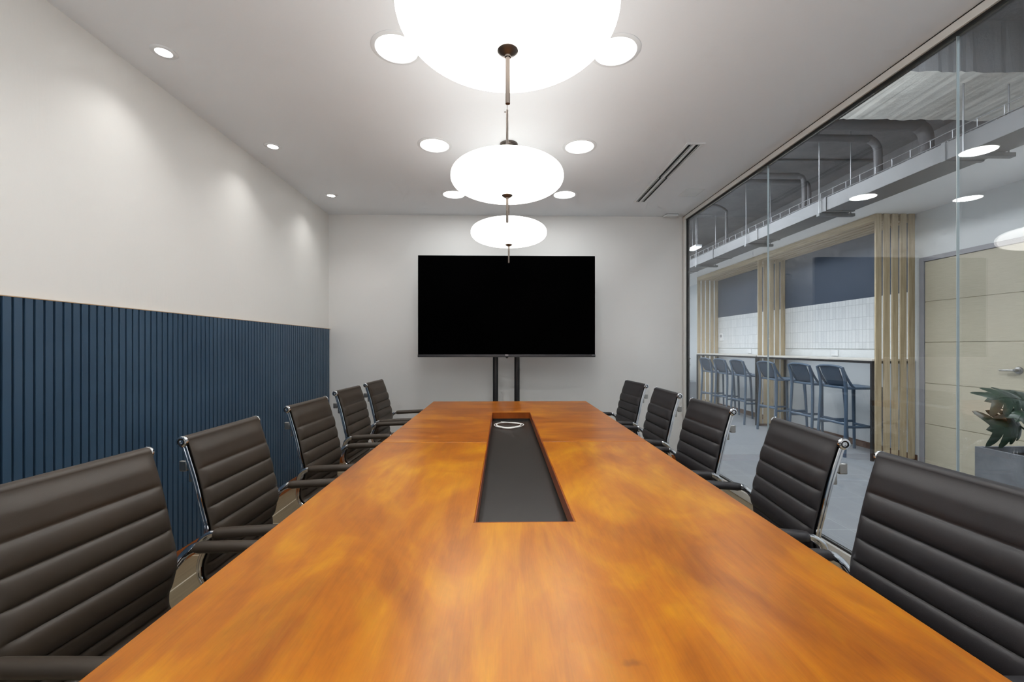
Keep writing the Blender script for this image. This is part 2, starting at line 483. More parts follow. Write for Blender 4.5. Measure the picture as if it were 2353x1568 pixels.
# door in the corridor wall
d1 = struct('door_1')
DY0, DY1, DZ = 3.44, 4.325, 2.09
bm = BM()
box(bm, XW-0.03, XW-0.001, DY0-0.05, DY0, 0, DZ+0.045); box(bm, XW-0.03, XW-0.001, DY1, DY1+0.05, 0, DZ+0.045); box(bm, XW-0.03, XW-0.001, DY0, DY1, DZ, DZ+0.045)
obj('door_frame', bm, M['jamb'], d1, 0.003, 0)
bm = BM()
zs = [0.008, 0.425, 0.842, 1.26, 1.675, DZ-0.004]
for a, b in zip(zs, zs[1:]): box(bm, XW-0.02, XW-0.004, DY0+0.004, DY1-0.004, a+0.003, b-0.003)
box(bm, XW-0.014, XW-0.003, DY0+0.003, DY1-0.003, 0.006, DZ-0.003)
lf = obj('door_leaf', bm, M['door'], d1, 0.001, 0)
bm = BM()
hy, hz = DY0+0.075, 1.015
lathe(bm, [(0,0),(0.03,0),(0.032,0.004),(0.028,0.012),(0.013,0.016),(0.012,0.05),(0,0.052)], 24, (XW-0.021,hy,hz), Matrix.Rotation(-PI/2,3,'Y'))
tube(bm, spline([(XW-0.062,hy-0.008,hz),(XW-0.066,hy+0.03,hz),(XW-0.064,hy+0.07,hz-0.002),(XW-0.056,hy+0.112,hz-0.004)]), 0.0095, 10)
obj('door_handle', bm, M['steel'], d1)

# ------------------------------------------------------------------ blue slatted wainscot
wp = thing('slatted_wainscot', 'dark blue vertical slat panel covering the lower half of the white side wall', 'wall panel', (XL+0.001, 0, 0))
bm = BM(); box(bm, 0, 0.004, YR+0.01, YB-0.003, 0.079, 1.400)
obj('backing_board', bm, M['slat_gap'], wp, 0, 0)
bm = BM()
pitch = 0.0365; y = YR+0.02
while y < YB-0.035:
    box(bm, 0.004, 0.018, y, y+0.0275, 0.079, 1.398); y += pitch
sl = obj('slat_facing', bm, M['slat_blue'], wp, 0.0012, 0, )
bm = BM(); box(bm, 0, 0.019, YR+0.01, YB-0.003, 1.3985, 1.402)
obj('top_edge', bm, plain('raw_board_edge', (176,150,120), 0.7), wp, 0, 0)

# ------------------------------------------------------------------ conference table
TZ = 0.75
TX0, TX1, TY0, TYS, TY1 = -0.59, 0.708, 0.50, 2.092, 3.65
SX0, SX1, SY0, SY1 = -0.077, 0.192, 1.135, 3.033
tb = thing('conference_table', 'long orange brown wooden conference table with a sunken dark cable tray', 'table', (0,0,0))
def half_top(y0, y1, sy, near):
    if near: poly = [(TX0,y0),(TX1,y0),(TX1,y1),(SX1,y1),(SX1,sy),(SX0,sy),(SX0,y1),(TX0,y1)]
    else: poly = [(TX0,y0),(SX0,y0),(SX0,sy),(SX1,sy),(SX1,y0),(TX1,y0),(TX1,y1),(TX0,y1)]
    return prism(BM(), poly, TZ-0.04, TZ)
obj('tabletop', half_top(TY0, TYS-0.001, SY0, True), M['wood_near'], tb, 0.0022, 0)
obj('tabletop', half_top(TYS+0.001, TY1, SY1, False), M['wood_far'], tb, 0.0022, 0)
bm = BM(); t = 0.004
box(bm, SX0+0.0003, SX0+t, SY0+0.0003, SY1-0.0003, TZ-0.0435, TZ-0.0008); box(bm, SX1-t, SX1-0.0003, SY0+0.0003, SY1-0.0003, TZ-0.0435, TZ-0.0008)
box(bm, SX0+t, SX1-t, SY1-t, SY1-0.0003, TZ-0.0435, TZ-0.0008); box(bm, SX0+t, SX1-t, SY0+0.0003, SY0+t, TZ-0.0435, TZ-0.0008)
obj('tray_lipping', bm, M['wood_edge'], tb, 0, 0)
bm = BM(); box(bm, SX0-0.03, SX1+0.03, SY0-0.03, SY1+0.03, TZ-0.075, TZ-0.0602)
box(bm, SX0-0.03, SX0-0.012, SY0-0.03, SY1+0.03, TZ-0.0602, TZ-0.0405); box(bm, SX1+0.012, SX1+0.03, SY0-0.03, SY1+0.03, TZ-0.0602, TZ-0.0405)
box(bm, SX0-0.012, SX1+0.012, SY0-0.03, SY0-0.012, TZ-0.0602, TZ-0.0405); box(bm, SX0-0.012, SX1+0.012, SY1+0.012, SY1+0.03, TZ-0.0602, TZ-0.0405)
obj('cable_tray', bm, M['tray'], tb, 0, 0)
for y in (0.85, 2.06, 3.25):
    bm = BM(); box(bm, -0.22, 0.34, y, y+0.045, 0.0, 0.65); box(bm, -0.24, 0.36, y-0.03, y+0.075, 0.0, 0.05); box(bm, -0.22, 0.34, y, y+0.045, 0.65, TZ-0.0752)
    obj('leg', bm, M['wood_edge'], tb, 0.003, 0)
bm = BM(); box(bm, -0.08, 0.2, 0.896, 2.059, 0.25, 0.6); 
obj('modesty_panel', bm, M['wood_edge'], tb, 0.003, 0)

# cable coil
pts = []
for i in range(150):
    a = i/150*2*PI*2.7; q = i/150
    rx = 0.088-0.012*math.sin(q*9); ry = 0.105-0.02*q
    pts.append((0.038+rx*math.cos(a+2.2), 2.82+ry*math.sin(a+2.2), TZ-0.052+0.004*q+0.0015*math.sin(a*2)))
pts += [(0.0,2.93,TZ-0.05),(-0.015,2.97,TZ-0.0535)]
tag(obj('cable_coil', tube(BM(), spline(pts,2), 0.0026, 8), M['white_cable']), 'loosely coiled white cable lying at the far end of the table tray', 'cable')

# ------------------------------------------------------------------ television on its stand
tv = thing('television', 'large wall-sized black flat screen television mounted on a two-pole stand', 'television', (0.036,4.05,1.12))
bm = BM(); box(bm, -0.838,0.838,0.004,0.045,0.0,0.957); box(bm,-0.45,0.45,0.045,0.08,0.06,0.6)
obj('housing', bm, M['black_plastic'], tv, 0.003, 0)
obj('screen', box(BM(), -0.835,0.835,0.0015,0.0039,0.021,0.953), M['screen'], tv, 0, 0)
bm = BM(); box(bm,-0.8395,0.8395,-0.001,0.0039,0.009,0.0205)
bl = obj('lower_bezel', bm, M['bezel'], tv, 0.001, 0)
obj('bottom_strip', box(BM(),-0.8395,0.8395,-0.001,0.0039,-0.004,0.0088), M['black'], tv, 0, 0)
obj('maker_badge', box(BM(),-0.0165,0.0135,-0.003,-0.0011,0.0135,0.0185), M['badge'], bl, 0, 0)
obj('feature_badge', box(BM(),0.807,0.833,-0.003,-0.0011,0.013,0.018), plain('dim_badge', (150,150,152), 0.5), bl, 0, 0)
obj('sensor_bump', lathe(BM(), [(0,-0.012),(0.006,-0.010),(0.012,-0.004),(0.014,0.0)], 16, (0,0.003,-0.004)), M['black_plastic'], tv)
st = thing('television_stand', 'black two-pole floor stand holding up the television', 'stand', (0.03,4.19,0))
for dx in (-0.104, 0.106): obj('pole', cyl(BM(), (dx,0,0.055), (dx,0,1.75), 0.0265, 24), M['black'], st)
bm = BM(); box(bm,-0.3,0.36,-0.0575,-0.0425,1.25,1.29); box(bm,-0.3,0.36,-0.0575,-0.0425,1.55,1.59); box(bm,-0.13,-0.075,-0.043,-0.02,1.22,1.62); box(bm,0.08,0.135,-0.043,-0.02,1.22,1.62)
obj('mounting_bracket', bm, M['black'], st, 0.002, 0)
bm = BM(); box(bm,-0.16,0.16,-0.04,0.04,0.03,0.06)
for dx in (-0.30,0.27): box(bm, dx,dx+0.05,-0.36,0.22,0.03,0.065)
box(bm,-0.3,0.32,-0.03,0.03,0.035,0.058)
obj('base', bm, M['black'], st, 0.004, 0)
for dx in (-0.275,0.295):
    for dy in (-0.33,0.19): obj('foot', lathe(BM(), [(0,0),(0.02,0),(0.022,0.006),(0.016,0.02),(0.01,0.032),(0,0.032)],16,(dx,dy,0)), M['black_plastic'], st)

# ------------------------------------------------------------------ conference chairs
# side profile (forward, height) of the chrome rail; the top bar sits at (0, 0.913)
RAIL = [(0.0,0.913),(0.012,0.875),(0.037,0.79),(0.059,0.695),(0.072,0.64),(0.075,0.60),(0.066,0.565),(0.055,0.535),(0.051,0.505),(0.056,0.475),(0.078,0.450),(0.13,0.440),(0.22,0.436),(0.32,0.437),(0.41,0.447),(0.46,0.455),(0.487,0.452),(0.497,0.438)]
RP = [(p.x, p.y) for p in spline([(y,z,0) for y,z in RAIL], 6)]
def rail_at_z(z):
    for a, b in zip(RP, RP[1:]):
        if b[1] <= z <= a[1] and a[0] < 0.2:
            t = (a[1]-z)/max(1e-9,(a[1]-b[1])); return a[0]+(b[0]-a[0])*t
    return 0.05
def arc_path(P):
    s = [0]
    for a, b in zip(P, P[1:]): s.append(s[-1]+math.hypot(b[0]-a[0], b[1]-a[1]))
    return s
def shell(i0, i1, seam_fn, half=0.1995, roll=False):
    """Ribbed leather sling between the rails: front face carries the padded ribs, edges thin out."""
    P = RP[i0:i1]
    S = arc_path(P); L = S[-1]
    N = 150 if roll else 110
    cen, nrm = [], []
    for k in range(N+1):
        s = L*k/N
        j = max(1, next((q for q in range(len(S)) if S[q] >= s-1e-9), len(S)-1))
        t = (s-S[j-1])/max(1e-9, S[j]-S[j-1])
        y = P[j-1][0]+(P[j][0]-P[j-1][0])*t; z = P[j-1][1]+(P[j][1]-P[j-1][1])*t
        d0 = P[max(0,j-2)]; d1 = P[min(len(P)-1,j+1)]
        d = Vector((d1[0]-d0[0], d1[1]-d0[1])).normalized()
        cen.append((y,z,s)); nrm.append((-d.y, d.x))
    cen = [(y,z,s) for y,z,s in cen]
    ux = [-1,-0.985,-0.955,-0.91,-0.84,-0.6,-0.3,0,0.3,0.6,0.84,0.91,0.955,0.985,1]
    bm = BM()
    F, B = [], []
    for u in ux:
        a = abs(u)
        edge = 1.0 if a <= 0.84 else max(0.0, 1-((a-0.84)/0.16)**2.2)
        fr, bk = [], []
        for (y,z,s), (ny,nz) in zip(cen, nrm):
            h = seam_fn(s, z)
            w = min(1.0, max(0.0, (z-0.862)/0.05)); w = w*w*(3-2*w) if roll else 0.0
            o = (0.0175+(0.002+h)*edge)*(1-w)+0.0166*w
            fr.append(bm.verts.new((u*half, y+ny*o, z+nz*o)))
            o2 = 0.0135-0.010*edge
            bk.append(bm.verts.new((u*half, y+ny*o2, z+nz*o2)))
        F.append(fr); B.append(bk)
    for q in range(len(ux)-1):
        for k in range(N):
            bm.faces.new((F[q][k],F[q+1][k],F[q+1][k+1],F[q][k+1])); bm.faces.new((B[q][k],B[q][k+1],B[q+1][k+1],B[q+1][k]))
        bm.faces.new((F[q][0],B[q][0],B[q+1][0],F[q+1][0])); bm.faces.new((F[q][N],F[q+1][N],B[q+1][N],B[q][N]))
    for q in (0, len(ux)-1):
        for k in range(N): bm.faces.new((F[q][k],F[q][k+1],B[q][k+1],B[q][k]))
    return bm
SEAMS_Z = [0.818,0.757,0.697,0.640,0.583,0.527,0.474]
def back_h(s, z):
    if z > SEAMS_Z[0]:
        t = (z-SEAMS_Z[0])/(0.913-SEAMS_Z[0])
        return 0.008*math.sqrt(max(0,1-(1-min(1,t/0.22))**2))
    for a, b in zip(SEAMS_Z, SEAMS_Z[1:]):
        if b <= z <= a:
            t = (a-z)/(a-b)
            return 0.0135*math.sqrt(max(0.0, 1-(2*t-1)**2))**0.9
    return 0.006
def seat_h(s, z):
    t = (s/0.062) % 1.0
    return 0.009*math.sqrt(max(0.0, 1-(2*t-1)**2))
i_split = next(i for i, p in enumerate(RP) if p[0] > 0.078 and p[1] < 0.46)
SHELL_BACK = None
def star_leg(a):
    bm = BM()
    d = Vector((math.cos(a), math.sin(a), 0))
    tube(bm, [Vector((0,0.26,0.105))+d*0.02, Vector((0,0.26,0.10))+d*0.12, Vector((0,0.26,0.078))+d*0.27], lambda t: 0.021-0.008*t, 10)
    return bm, Vector((0,0.26,0))+d*0.262
def make_chair(label, leather_mat, loc, rz, group):
    t = thing('conference_chair', label, 'chair', loc, rz, group)
    bm = shell(0, i_split+1, back_h, roll=True)
    # leather roll over the top bar
    cyl(bm, (-0.2035,0,0.913), (0.2035,0,0.913), 0.0168, 28)
    obj('backrest', bm, leather_mat, t, 0, 60)
    obj('seat', shell(i_split+2, len(RP), seat_h), leather_mat, t, 0, 60)
    # rail section: two bright bands with a groove between
    sec = [(-0.006,-0.0085),(0.006,-0.0085),(0.0075,-0.007),(0.0075,-0.0018),(0.005,-0.001),(0.005,0.001),(0.0075,0.0018),(0.0075,0.007),(0.006,0.0085),(-0.006,0.0085),(-0.0075,0.007),(-0.0075,0.0018),(-0.005,0.001),(-0.005,-0.001),(-0.0075,-0.0018),(-0.0075,-0.007)]
    for sx in (-1, 1):
        rail = obj('side_rail', strip_sweep(BM(), sec, RP[1:], 0.196*sx), M['chrome'], t, 0, 30)
        Mx = Matrix.Rotation(PI/2*sx, 3, 'Y')
        bm = BM()
        lathe(bm, [(0,-0.009),(0.0165,-0.009),(0.0178,-0.008),(0.0178,-0.004),(0.0165,-0.0008),(0.0115,0.0004),(0.0108,-0.002),(0.0106,-0.007),(0.0072,-0.007),(0.0070,-0.001),(0.0045,-0.0008),(0.0035,-0.003),(0,-0.003)], 32, (0.209*sx,0,0.913), Mx)
        obj('end_cap', bm, M['chrome'], rail, 0, 40)
        bm = BM(); zc = 0.833; yc = rail_at_z(zc)
        box(bm, 0.189*sx-0.006, 0.189*sx+0.006, yc-0.042, yc-0.0165, zc-0.017, zc+0.017); box(bm, 0.192*sx-0.004,0.192*sx+0.004, yc-0.0185, yc-0.002, zc-0.012, zc+0.034)
        box(bm, 0.192*sx-0.003,0.192*sx+0.003, yc-0.012, yc+0.006, zc-0.05, zc-0.0125)
        obj('bracket', bm, M['steel'], rail, 0.003, 40)
        xa = 0.233*sx
        bm = BM()
        tube(bm, spline([(0.204*sx,0.062,0.572),(0.219*sx,0.072,0.590),(xa,0.086,0.614),(xa,0.108,0.630),(xa,0.135,0.6355),(xa,0.25,0.641),(xa,0.36,0.645),(xa,0.395,0.638),(xa,0.413,0.615),(xa,0.418,0.575),(0.216*sx,0.405,0.50),(0.204*sx,0.385,0.449)],6), 0.0115, 12, sx=1.3, sy=0.85)
        arm = obj('armrest', bm, M['chrome'], t, 0, 60)
        tube_pts = spline([(xa,0.124,0.6345),(xa,0.16,0.637),(xa,0.25,0.6415),(xa,0.345,0.645),(xa,0.366,0.644)],6)
        def rad(q): return 0.0175 if 0.06 < q < 0.94 else 0.0155
        obj('arm_pad', tube(BM(), tube_pts, rad, 16, sx=1.12, sy=0.92), leather_mat, arm, 0, 50)
    yc = rail_at_z(0.833)
    bm = BM(); box(bm, -0.184, 0.184, yc-0.046, yc-0.030, 0.823, 0.843)
    obj('stretcher', bm, M['chrome'], t, 0.003, 40)
    bm = BM(); box(bm, -0.187,0.187,0.20,0.235,0.415,0.427); box(bm,-0.187,0.187,0.31,0.345,0.415,0.427); box(bm,-0.06,0.06,0.19,0.355,0.385,0.4148)
    obj('seat_frame', bm, M['chrome_dark'], t, 0.003, 40)
    bm = BM(); cyl(bm,(0,0.26,0.125),(0,0.26,0.3845),0.016,20); cyl(bm,(0,0.26,0.07),(0,0.26,0.23),0.027,20)
    obj('gas_column', bm, M['chrome'], t, 0, 40)
    for k in range(5):
        bm, e = star_leg(2*PI*k/5+0.3)
        lg = obj('leg', bm, M['chrome'], t, 0, 50)
        bm = BM()
        ax = Vector((math.cos(2*PI*k/5+1.2), math.sin(2*PI*k/5+1.2),0))
        for sgn in (-1,1): tube(bm, [e+Vector((0,0,0.026))+ax*(0.007*sgn), e+Vector((0,0,0.026))+ax*(0.022*sgn)], 0.026, 18)
        tube(bm, [e+Vector((0,0,0.028)), e+Vector((0,0,0.072))], 0.006, 8)
        obj('caster', bm, M['black_plastic'], lg, 0, 40)
    return t
A = 'black ribbed conference chairs around the table'
left = [((-1.027,1.036),5.0,'warm-lit black ribbed chair by the blue panel, frontmost and cut off by the picture edge'),
        ((-1.018,1.584),-0.2,'warm-lit black ribbed chair by the blue panel, second from the camera end of its row'),
        ((-1.031,2.284),2.1,'warm-lit black ribbed chair by the blue panel, middle one of the five in its row'),
        ((-1.074,2.987),2.1,'warm-lit black ribbed chair by the blue panel corner, fourth from the camera end'),
        ((-1.069,3.575),1.6,'warm-lit black ribbed chair beside the white back wall, last in the blue panel row')]
right = [((1.038,0.945),-2.3,'charcoal black ribbed chair by the glass, frontmost and cut off by the picture edge'),
         ((1.078,1.509),6.2,'charcoal black ribbed chair by the glass, second from the camera end of its row'),
         ((1.057,2.158),-1.3,'charcoal black ribbed chair by the glass, middle one of the five in its row'),
         ((1.079,2.798),0.2,'charcoal black ribbed chair by the glass corner, fourth from the camera end'),
         ((1.077,3.456),-4.9,'charcoal black ribbed chair beside the white back wall, last in the glass side row')]
for rows, lm, base in ((left, 'leather_warm_lit', -90), (right, 'leather_black', 90)):
    first = None
    for (x,y), a, lab in rows:
        if first is None: first = make_chair(lab, M[lm], (x,y,0), R(base-a), A)
        else: dup(first, (x,y,0), R(base-a), lab, A)

# ------------------------------------------------------------------ pendants
def make_pendant(loc, label, group):
    t = thing('pendant_lamp', label, 'lamp', loc, 0, group)       # origin on the ceiling
    zc, a, c, n = -0.607, 0.2588, 0.0805, 2.35
    prof = []
    for k in range(41):
        th = -PI/2+PI*k/40
        cs, sn = math.cos(th), math.sin(th)
        prof.append((a*abs(cs)**(2/n) if 0 < k < 40 else 0, zc+c*math.copysign(abs(sn)**(2/n), sn)))
    obj('shade', lathe(BM(), prof, 72), M['opal'], t, 0, 80)
    obj('canopy', lathe(BM(), [(0,-0.001),(0.061,-0.001),(0.061,-0.012),(0.056,-0.019),(0.02,-0.026),(0,-0.026)], 40), M['bronze'], t)
    bm = BM(); cyl(bm,(0,0,-0.025),(0,0,-0.296),0.0012,8); cyl(bm,(0,0,-0.294),(0,0,-0.53),0.0056,16); cyl(bm,(-0.004,0,-0.303),(-0.014,0,-0.303),0.0024,8)
    obj('suspension_rod', bm, M['bronze'], t)
    obj('finial', lathe(BM(), [(0,zc-c+0.004),(0.024,zc-c+0.003),(0.0245,zc-c-0.001),(0.018,zc-c-0.007),(0.009,zc-c-0.011),(0.0075,zc-c-0.012),(0.0075,zc-c-0.016),(0,zc-c-0.016)], 40), M['bronze'], t)
    obj('lower_stem', cyl(BM(), (0,0,zc-c-0.012), (0,0,zc-c-0.125), 0.0055, 18), M['bronze'], t)
    return t
G = 'oblate opal pendants in a row over the table'
p1 = make_pendant((0.011,1.010,ZC), 'white opal disc pendant frontmost over the table, cut by the picture top', G)
dup(p1, (0.019,1.976,ZC), 0, 'white opal disc pendant hanging in the middle of the row of three', G)
dup(p1, (0.039,2.930,ZC), 0, 'white opal disc pendant just above the television, smallest looking of three', G)

# ------------------------------------------------------------------ recessed lights
def area(name, loc, size, power, rgb=(0.965,0.99,1.0), shape='DISK', sy=None, rot=(0,0,0), spread=None):
    l = bpy.data.lights.new(name, 'AREA'); l.shape = shape; l.size = size
    if sy: l.size_y = sy
    l.energy = power; l.color = rgb
    if spread: l.spread = spread
    o = bpy.data.objects.new(name, l); C.objects.link(o); o.location = loc; o.rotation_euler = rot
    return o
def make_downlight(loc, label, group):
    t = thing('downlight', label, 'ceiling light', loc, 0, group)
    obj('rim', lathe(BM(), [(0.094,-0.001),(0.098,-0.006),(0.110,-0.0045),(0.1165,-0.002),(0.1165,-0.0003),(0.094,-0.0003)], 56), M['white_metal'], t)
    obj('diffuser', lathe(BM(), [(0,-0.0025),(0.094,-0.0025),(0.094,-0.0005),(0,-0.0005)], 56), M['lens'], t)
    return t
G = 'round recessed downlights beside the pendants'
spots6 = [(-0.493,2.0,'round recessed downlight half hidden behind the front pendant, on the blue panel side'),(0.525,1.995,'round recessed downlight half hidden behind the front pendant, on the glass side'),
          (-0.470,2.955,'round recessed downlight clear of the pendants, on the blue panel side of the middle one'),(0.529,2.955,'round recessed downlight clear of the pendants, on the glass side of the middle one'),
          (-0.447,3.905,'small looking recessed downlight partly behind the middle pendant, on the blue panel side'),(0.558,3.890,'small looking recessed downlight partly behind the middle pendant, on the glass side')]
first = None
for x, y, lab in spots6:
    if first is None: first = make_downlight((x,y,ZC), lab, G)
    else: dup(first, (x,y,ZC), 0, lab, G)
DL_W = 3.6
for x, y, _ in spots6: area('downlight_lamp', (x,y,ZC-0.006), 0.18, DL_W)
for x, y in ((-0.5,1.04),(0.52,1.04),(-0.5,0.05),(0.52,0.05),(-0.5,-0.9),(0.52,-0.9)): area('downlight_lamp', (x,y,ZC-0.006), 0.18, DL_W)

def make_spot(loc, label, group):
    t = thing('wall_washer_spotlight', label, 'ceiling light', loc, 0, group)
    obj('trim_ring', lathe(BM(), [(0.034,-0.0005),(0.034,-0.005),(0.042,-0.006),(0.052,-0.003),(0.054,-0.0005)], 40), M['white_metal'], t)
    obj('lens', lathe(BM(), [(0,-0.003),(0.0335,-0.003),(0.0335,-0.0008),(0,-0.0008)], 40), M['spot_lens'], t)
    return t
G = 'small spotlights along the white side wall'
first = None
for x, y, lab in ((-1.593,2.046,'small recessed spotlight close to the white side wall, nearest the camera'),(-1.589,2.993,'small recessed spotlight close to the white side wall, middle of three'),(-1.572,3.954,'small recessed spotlight close to the white side wall, nearest the back wall')):
    if first is None: first = make_spot((x,y,ZC), lab, G)
    else: dup(first, (x,y,ZC), 0, lab, G)
for y in (1.1,2.046,2.993,3.954):
    l = bpy.data.lights.new('spot_lamp', 'SPOT'); l.energy = 10; l.spot_size = R(122); l.spot_blend = 0.9; l.shadow_soft_size = 0.03; l.color = (1,0.99,0.975)
    o = bpy.data.objects.new('spot_lamp', l); C.objects.link(o); o.location = (-1.588,y,ZC-0.008); o.rotation_euler = (0,R(-4),0)

# unseen fill light added behind the camera, aimed up to brighten the ceiling
area('bounce_fill', (0.1,-0.95,1.35), 1.6, 26, (0.95,0.985,1.0), 'RECTANGLE', 0.5, (R(180-14),0,0))
# linear slot diffuser
sd = thing('slot_diffuser', 'long white ceiling air vent with two black slots', 'air vent', (1.31,3.48,ZC))
bm = BM()
YH = 0.60
for x0, x1 in ((-0.063,-0.044),(-0.013,0.007),(0.038,0.063)): box(bm, x0,x1,-YH,YH,-0.006,-0.0004)
box(bm,-0.044,-0.013,-YH,-YH+0.02,-0.006,-0.0004); box(bm,-0.044,-0.013,YH-0.02,YH,-0.006,-0.0004); box(bm,0.007,0.038,-YH,-YH+0.02,-0.006,-0.0004); box(bm,0.007,0.038,YH-0.02,YH,-0.006,-0.0004)
obj('vent_frame', bm, M['white_metal'], sd, 0.001, 0)
bm = BM(); box(bm,-0.0438,-0.0132,-YH+0.02,YH-0.02,-0.0022,-0.0004); box(bm,0.0072,0.0378,-YH+0.02,YH-0.02,-0.0022,-0.0004)
obj('slot_void', bm, M['vent_dark'], sd, 0, 0)
for xo in (-0.0438, 0.0072):
    bm = BM(); box(bm, xo+0.0215,xo+0.024,-YH+0.022,-0.002,-0.0058,-0.0024); obj('blade', bm, M['white_metal'], sd, 0, 0)
    bm = BM(); box(bm, xo+0.0075,xo+0.010,0.002,YH-0.022,-0.0058,-0.0024); obj('blade', bm, M['white_metal'], sd, 0, 0)
hp = thing('access_hatch', 'small square white hatch set in the ceiling beside the air vent', 'ceiling hatch', (1.69,3.818,ZC))
bm = BM()
for b in ((-0.085,0.085,-0.095,-0.088),(-0.085,0.085,0.088,0.095),(-0.085,-0.078,-0.088,0.088),(0.078,0.085,-0.088,0.088)): box(bm,*b,-0.003,-0.0004)
obj('hatch_frame', bm, M['white_metal'], hp, 0.0006, 0)
obj('hatch_panel', box(BM(),-0.0765,0.0765,-0.0865,0.0865,-0.0016,-0.0004), M['white_metal'], hp, 0.0006, 0)
dv = thing('ceiling_sensor', 'flat white box fixed to the ceiling against the back wall near the glass', 'sensor', (1.765,4.468,ZC))
bm = BM(); prism(bm, [(-0.06,-0.04),(0.06,-0.04),(0.075,0.02),(0.07,0.04),(-0.07,0.04),(-0.075,0.02)], -0.02, -0.004)
obj('cover', bm, M['white_metal'], dv, 0.003, 0)
obj('mounting_plate', box(BM(),-0.062,0.062,-0.036,0.036,-0.0038,-0.0004), M['vent_dark'], dv, 0, 0)

# ------------------------------------------------------------------ corridor: slat posts and beam
SW, PITCH, SX = 0.0635, 0.0895, 3.922
def slat_post(y, label, group):
    t = thing('slatted_post', label, 'post', (0,y,0), 0, group)
    for k in range(5):
        x0 = SX+k*PITCH
        obj('slat', box(BM(), x0, x0+SW, -0.009, 0.009, 0.0305, 2.618), M['pine'], t, 0.002, 0)
    obj('shoe', box(BM(), SX+0.006, SX+4*PITCH+SW-0.008, -0.011, 0.011, 0.0, 0.03), M['brown_skirt'], t, 0, 0)
    return t
G = 'pine slat posts along the bar'
slat_post(YA, 'pale pine slat post beside the beige door at the end of the bar', G)
slat_post(YBm, 'pale pine slat post standing between the two bar counters', G)
slat_post(YC, 'pale pine slat post at the far end of the bar', G)
bt = thing('slatted_beam', 'pale pine slatted beam running under the soffit above the bar', 'beam', (0,0,0))
for k in range(5):
    x0 = SX+k*PITCH
    bm = BM(); box(bm, x0, x0+SW, YA+0.0095, YBm-0.0095, 2.545, 2.618); box(bm, x0, x0+SW, YBm+0.0095, YC-0.0095, 2.545, 2.618)
    obj('slat', bm, M['pine_beam'], bt, 0.002, 0)

# bar counters
def bar_counter(y0, y1, label, group):
    t = thing('bar_counter', label, 'counter', (0,0,0), 0, group)
    obj('countertop', box(BM(), 3.90, XW-0.016, y0, y1, 1.062, 1.082), M['counter'], t, 0.002, 0)
    bm = BM(); box(bm, 3.90,3.925,y0,y1,1.036,1.0615); box(bm, XW-0.045,XW-0.02,y0,y1,1.036,1.0615); box(bm,3.925,XW-0.045,y0,y0+0.025,1.036,1.0615); box(bm,3.925,XW-0.045,y1-0.025,y1,1.036,1.0615)
    obj('frame', bm, M['black'], t, 0.001, 0)
    for xx in (3.90, XW-0.045):
        for yy in (y0, y1-0.025): obj('leg', box(BM(), xx,xx+0.025,yy,yy+0.025,0,1.0358), M['black'], t, 0.001, 0)
    return t
G = 'bar counters against the tiled wall'
bar_counter(YA+0.012, YBm-0.012, 'pale bar counter on black metal frame, between the door-side post and the middle post', G)
bar_counter(YBm+0.012, YC-0.012, 'pale bar counter on black metal frame, between the middle post and the far post', G)

# bar stools
def make_stool(loc, rz, label, group):
    t = thing('bar_stool', label, 'stool', loc, rz, group)
    bm = BM()
    poly = [(-0.20,-0.19),(0.20,-0.19),(0.205,0.0),(0.20,0.20),(0.17,0.225),(-0.17,0.225),(-0.20,0.20),(-0.205,0.0)]
    prism(bm, poly, 0.742, 0.768)
    obj('seat', bm, M['stool'], t, 0.008, 50)
    for sx in (-1,1):
        obj('leg', tube(BM(), spline([(0.205*sx,-0.235,0.0),(0.196*sx,-0.212,0.45),(0.186*sx,-0.205,0.74),(0.186*sx,-0.222,0.88),(0.188*sx,-0.248,0.985)],5), lambda q: 0.0175-0.003*abs(q-0.6), 10), M['stool'], t, 0, 60)
        obj('leg', tube(BM(), spline([(0.205*sx,0.215,0.0),(0.195*sx,0.20,0.45),(0.182*sx,0.185,0.742)],5), lambda q: 0.0145+0.005*q, 10), M['stool'], t, 0, 60)
        obj('side_brace', tube(BM(), spline([(0.187*sx,-0.246,0.98),(0.188*sx,-0.20,0.88),(0.19*sx,-0.145,0.79),(0.188*sx,-0.10,0.752)],5), 0.015, 10, sx=0.7, sy=1.3), M['stool'], t, 0, 60)
    bm = BM()
    tube(bm, spline([(-0.19,-0.245,0.978),(-0.12,-0.258,0.996),(0,-0.264,1.003),(0.12,-0.258,0.996),(0.19,-0.245,0.978)],6), 0.013, 10)
    for k in range(22):
        u = -0.136+0.272*k/21
        tube(bm, spline([(u,-0.258+0.3*u*u,0.99),(u*0.95,-0.225,0.90),(u*0.9,-0.175,0.80),(u*0.88,-0.15,0.768)],4), 0.0052, 6)
    # thin web behind the slats
    a = [bm.verts.new(p) for p in ((-0.139,-0.251,0.985),(0.139,-0.251,0.985),(0.122,-0.152,0.769),(-0.122,-0.152,0.769))]
    bm.faces.new(a)
    obj('backrest', bm, M['stool'], t, 0, 60)
    for z, pts in ((0.30,[(-0.20,0.205),(0.20,0.205)]),(0.33,[(-0.20,-0.216),(-0.198,0.203)]),(0.33,[(0.20,-0.216),(0.198,0.203)]),(0.36,[(-0.198,-0.214),(0.198,-0.214)])):
        (xa,ya),(xb,yb) = pts
        obj('footrest_bar', tube(BM(), [(xa,ya,z),(xb,yb,z)], 0.0115, 8, sx=0.8, sy=1.25), M['stool'], t, 0, 60)
    return t
G = 'slate blue bar stools in a row at the counters'
names = ['slate blue slatted bar stool closest to the beige door','slate blue slatted bar stool, second from the beige door','slate blue slatted bar stool, third from the door, before the middle post','slate blue slatted bar stool, third from the far end of the bar','slate blue slatted bar stool, second from the far end of the bar','slate blue slatted bar stool at the far end, beside the far slat post']
first = None
